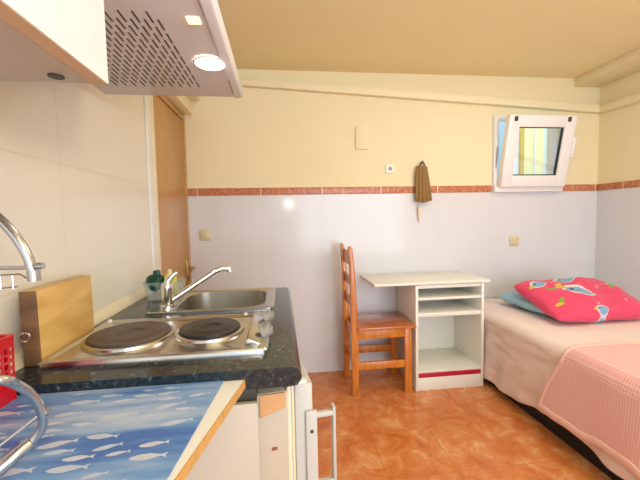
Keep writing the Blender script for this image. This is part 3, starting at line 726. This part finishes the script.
# ------------------------------------------------------------------ chair (faces +x, towards the desk)
def build_chair():
    e = empty('wooden_chair', (0.65, 2.3, 0), 'orange varnished pine chair with slatted back pushed to the white desk', 'chair')
    yn, yf = 2.148, 2.43; w = .042; t = .035
    for y in (yn, yf):
        prof = [(0.427, 0), (0.427, .25), (0.426, .42), (0.425, .60), (0.423, .80), (0.415, .955), (0.414, .975), (0.418, .988), (0.428, .988), (0.441, .97), (0.456, .80), (0.466, .60), (0.472, .42), (0.472, .25), (0.470, 0)]
        b = MB(); b.prism([(x+.012, z) for x, z in prof], y, y+t, 'XZ', 0.004)
        b.build('back_leg', M['pine'], e)
        MB().box(0.795, 0.842, y, y+t, 0, .438, 0.004).build('front_leg', M['pine'], e)
        MB().box(0.480, 0.805, y+.006, y+t-.008, .172, .222, 0.003).build('stretcher', M['pine'], e)
        MB().box(0.480, 0.805, y+.004, y+t-.008, .378, .438, 0.003).build('apron', M['pine'], e)
    for x in (.452, .808): MB().box(x, x+.02, yn+t-.002, yf+.002, .378, .438, 0.003).build('apron', M['pine'], e)
    for x in (.456,): MB().box(x, x+.018, yn+t-.002, yf+.002, .19, .235, 0.003).build('stretcher', M['pine'], e)
    MB().box(0.478, 0.868, yn-.02, yf+t+.02, .438, .458, 0.006).build('seat', M['pine_seat'], e)
    for (z0, z1, x) in ((.58, .645, .449), (.72, .785, .446), (.86, .95, .440)):
        MB().box(x, x+.016, yn+t-.002, yf+.002, z0, z1, 0.004).build('back_slat', M['pine'], e)
build_chair()

# ------------------------------------------------------------------ desk
def build_desk():
    e = empty('desk', (1.0, 2.33, 0), 'ivory laminate desk with open shelf unit and red strip, beside the bed', 'desk')
    y0, y1 = 2.155, 2.535; x0, x1 = 0.872, 1.352; t = .018; D = M['desk']
    MB().prism([(0.592, y0-.005), (1.392, y0-.005), (1.415, y1+.005), (0.592, y1+.005)], .718, .735, 'XY', 0.002).build('desk_top', D, e)
    MB().box(x0, x0+t, y0, y1, 0, .712, 0.001).build('side_panel', D, e)
    MB().box(x1-t, x1, y0, y1, 0, .712, 0.001).build('side_panel', D, e)
    MB().box(x0+t, x1-t, y1-.012, y1, .02, .712).build('back_panel', D, e)
    for (a, b_) in ((.612, .628), (.500, .524), (.118, .134)): MB().box(x0+t, x1-t, y0+.006, y1-.012, a, b_, 0.001).build('shelf', D, e)
    MB().box(x0+t, x1-t, y0+.010, y0+.026, .690, .712, 0.001).build('top_rail', D, e)
    MB().box(x0+t, x1-t, y0+.002, y0+.020, 0, .088, 0.001).build('plinth', D, e)
    MB().box(x0+t, x1-t, y0+.001, y0+.022, .088, .118, 0.002).build('drawer_strip', M['red_edge'], e)
    for z in (.56, .33, .25): pass
    o = MB().lathe([(.006, 0), (.006, .004)], (x1, y0+.05, .30), 12, 'X').build('peg', M['grey_plastic'], e)
build_desk()

# ------------------------------------------------------------------ bed
BX = 1.375; BT = 0.505; BE = 2.53; BF = 0.62
def build_bed():
    e = empty('bed', (1.97, 1.6, 0), 'single bed against the right wall with black base and pale pink sheet', 'bed')
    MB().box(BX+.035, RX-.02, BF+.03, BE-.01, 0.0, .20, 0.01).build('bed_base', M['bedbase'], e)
    b = MB(); b.box(BX+.022, RX-.012, BF+.02, BE-.005, .20, BT-.012, 0.05, seg=4); b.build('mattress', M['white'], e)
    # fitted sheet: top and left side drape, one surface
    b = MB(); R = .055
    side = BT-R-.055; topw = RX-.012-BX-R; arc = R*pi/2; Ltot = side+arc+topw
    def fn(u, v):
        Y = BE-(BE-BF)*v; s = u*Ltot
        hem = .062+.014*sin(Y*5.1)+.008*sin(Y*13)+.055*max(0, min(1, (1.95-Y)/.5))-.03*max(0, min(1, (1.5-Y)/.3))
        if s < side:
            h = s/side; z = hem+(BT-R-hem)*h
            fl = (1-h)
            x = BX+.0-fl*.012+fl*.014*sin(Y*15+1.3*sin(Y*4)+h*1.2)+.006*sin(Y*34+h*3)*fl
            x += .016*noise.noise(Vector((Y*4.5, h*1.8, 2)))*(1-h*.5)+.006*noise.noise(Vector((Y*3+h*6, h*6-Y*6, 5)))
        elif s < side+arc:
            a = (s-side)/R; x = BX+R*(1-cos(a)); z = BT-R+R*sin(a)
        else: x = BX+R+(s-side-arc); z = BT+.004*noise.noise(Vector((x*4, Y*4, 0)))+.003*noise.noise(Vector((x*11, Y*9, 3)))
        tq = max(0, (x-BX-R))
        return (x, Y, z)
    b.grid(150, 260, fn)
    def foot(u, v):
        x = BX+.02+(RX-.03-BX)*u; z = BT-.006-(BT-.10)*v
        return (x, BF-.004-.012*v+.010*v*sin(x*17)+.006*v*noise.noise(Vector((x*4, z*3, 1))), z)
    b.grid(80, 30, foot)
    b.build('sheet', M['sheet'], e, solid=.002, autosmooth=False)
build_bed()
def blanket_mat():
    m, nt, p = newmat('quilted pink blanket'); g, s = position(nt)
    # diamond dots
    sc = 260.0
    a = math_(nt, 'ADD', s.outputs[0], math_(nt, 'MULTIPLY', s.outputs[2], -1.0))
    sa = math_(nt, 'SINE', math_(nt, 'MULTIPLY', math_(nt, 'ADD', a, s.outputs[1]), sc)); sb_ = math_(nt, 'SINE', math_(nt, 'MULTIPLY', math_(nt, 'SUBTRACT', a, s.outputs[1]), sc))
    pr = math_(nt, 'MULTIPLY', sa, sb_); k = math_(nt, 'MULTIPLY_ADD', pr, 0.5, 0.5)
    nt.links.new(mixc(nt, k, lin((234, 168, 168)), lin((250, 216, 212))), p.inputs['Base Color'])
    p.inputs['Roughness'].default_value = 0.85; p.inputs['Specular IOR Level'].default_value = 0.15
    bp = nd(nt, 'ShaderNodeBump'); bp.inputs['Strength'].default_value = 0.35; bp.inputs['Distance'].default_value = 0.004
    nt.links.new(k, bp.inputs['Height']); nt.links.new(bp.outputs[0], p.inputs['Normal'])
    return m
def build_blanket():
    e = empty('blanket', (1.9, 1.0, BT), 'pink quilted blanket spread over the near half of the bed', 'blanket')
    R = .065; bx = BX-.012; top = BT+.010
    side = top-R-.175; arc = R*pi/2; topw = RX-.014-bx-R; L = side+arc+topw
    def P(s, Y, lift=0.0):
        zl = .172+.01*sin(Y*7)+.006*sin(Y*17)
        if s < side:
            h = s/side; z = zl+(top-R-zl)*h; fl = 1-h
            x = bx-.004-fl*.020-lift+.010*fl*sin(Y*10+.8)+.006*noise.noise(Vector((Y*4, h*2, 7)))
            n = (-1, 0, 0)
        elif s < side+arc: a = (s-side)/R; x = bx+R*(1-cos(a))-lift*cos(a); z = top-R+R*sin(a)+lift*sin(a)
        else: x = bx+R+s-side-arc; z = top+lift+.005*noise.noise(Vector((x*4, Y*4, 0)))
        return x, z
    def edgeY(s): 
        return 1.515-.05*max(0, min(1, (s-side)/L*2))+(.10*(1-s/side) if s < side else 0)+.008*sin(s*14)
    b = MB()
    def fn(u, v):
        s = u*L; y1 = edgeY(s); Y = y1-(y1-BF-.02)*v; x, z = P(s, Y); return (x, Y, z)
    b.grid(130, 160, fn); b.build('quilt', blanket_mat(), e, solid=.004, autosmooth=False)
    b = MB()
    def fh(u, v):                                   # satin hem along the hanging edge
        Y0 = edgeY(0)-.002; Y = Y0-(Y0-BF-.02)*u; x, z = P(0, Y)
        a = v*2*pi; return (x-.006-.007*cos(a), Y, z-.008+.020*sin(a)+.003*sin(Y*40))
    b.grid(160, 13, fh); b.build('side_hem', M['hem'], e, autosmooth=False)
    b = MB()
    def fe(u, v):
        s = u*L; Y = edgeY(s); x, z = P(s, Y, .004); a = v*2*pi
        nx, nz = (-1, 0) if s < side else ((-cos((s-side)/R), sin((s-side)/R)) if s < side+arc else (0, 1))
        return (x+nx*.004*cos(a), Y+.012*sin(a), z+nz*.004*cos(a))
    b.grid(130, 13, fe); b.build('head_hem', M['hem'], e, autosmooth=False)
M['hem'] = plain('pale pink hem', (242, 200, 190), 0.6, vary=0.04, scale=40)
build_blanket()

# pillows
def pillow_mesh(name, parent, C0, ax, ay, az, w, d, h, mat, color_fn=None, nu=120, nv=90, wr=.012):
    b = MB(); rngv = 0
    cols = []
    ax, ay, az = Vector(ax).normalized(), Vector(ay).normalized(), Vector(az).normalized()
    tops = []
    for sgn in (1, -1):
        def fn(u, v):
            a = 2*u-1; c = 2*v-1
            ed = (1-abs(a)**2.6)*(1-abs(c)**2.6); th = max(0, ed)**.42
            pull = 1-.05*(1-abs(a)**2)*abs(c)**3-.06*abs(a)**6; pull2 = 1-.05*(1-abs(c)**2)*abs(a)**3-.05*abs(c)**6
            X = a*w/2*pull2; Y = c*d/2*pull
            zz = sgn*h/2*th+wr*noise.noise(Vector((a*2.1, c*2.1, 3+sgn)))*th + .006*noise.noise(Vector((a*6, c*6, 9)))*th
            zz += h*.16*a*a*0
            cols.append((a, c)); return Vector(C0)+ax*X+ay*Y+az*zz
        b.grid(nu, nv, fn)
    b.bm.verts.ensure_lookup_table()
    me_cols = cols[:]
    o = b.build(name, mat, parent, autosmooth=False, recalc=False)
    if color_fn:
        at = o.data.color_attributes.new('print', 'FLOAT_COLOR', 'POINT')
        for i, (a, c) in enumerate(me_cols): at.data[i].color = color_fn(a*w/2, c*d/2, i)
    return o
def pink_print(w, d):
    base = lin((230, 76, 112)); blue = lin((132, 170, 206)); dk = lin((60, 86, 130)); yel = lin((212, 190, 50)); grn = lin((120, 170, 60)); wh = lin((232, 224, 224)); pk = lin((246, 150, 180))
    birds = [(-.225, .11, .5, 1.1), (-.055, -.03, -.5, 1.6), (-.01, .14, .2, 1.3), (-.03, -.195, .1, .7), (.24, .02, -.2, .9)]
    def fn(x, y, i):
        c = base
        for k, (bx, by, a, q) in enumerate(birds):
            dx, dy = (x-bx)/q, (y-by)/q; u = dx*cos(a)+dy*sin(a); v = -dx*sin(a)+dy*cos(a)
            if (u/.056)**2+(v/.040)**2 < 1: c = wh
            if ((u-.003)/.048)**2+((v+.004)/.031)**2 < 1: c = blue
            if ((u+.056)/.020)**2+((v-.012)/.012)**2 < 1: c = yel
            if ((u+.020)/.009)**2+((v-.010)/.009)**2 < 1: c = dk
        for (bx, by, a, cc) in ((-.225, -.10, .8, grn), (-.255, -.125, .2, yel), (-.12, .06, .5, yel), (.20, -.0, .9, grn), (-.20, .02, -.5, grn)):
            dx, dy = x-bx, y-by; u = dx*cos(a)+dy*sin(a); v = -dx*sin(a)+dy*cos(a)
            if (u/.032)**2+(v/.013)**2 < 1: c = cc
        for (bx, by) in ((.16, -.15), (-.02, -.15), (.12, .02), (-.16, .02)):
            if (abs(x-bx)/.010)**1.3+(abs(y-by)/.014)**1.3 < 1: c = pk
        return c
    return fn
o = pillow_mesh('pillow', None, (1.875, 2.165, BT+.058), (1, 0.10, 0), (-.10, 1, 0.03), (0, -.03, 1), .58, .46, .11, M['bluecloth'])
tag(o, 'light blue pillow lying beneath the pink pillow at the bed head', 'pillow')
q = radians(17)
o = pillow_mesh('pillow', None, (1.905, 1.995, BT+.112), (1, 0.0, 0.0), (0, cos(q), sin(q)), (0, -sin(q), cos(q)), .66, .44, .165, attr_mat('pink bird print cotton', 'print'), pink_print(.66, .44), 200, 150, .035)
tag(o, 'bright pink pillow with blue bird prints resting on the blue pillow', 'pillow')
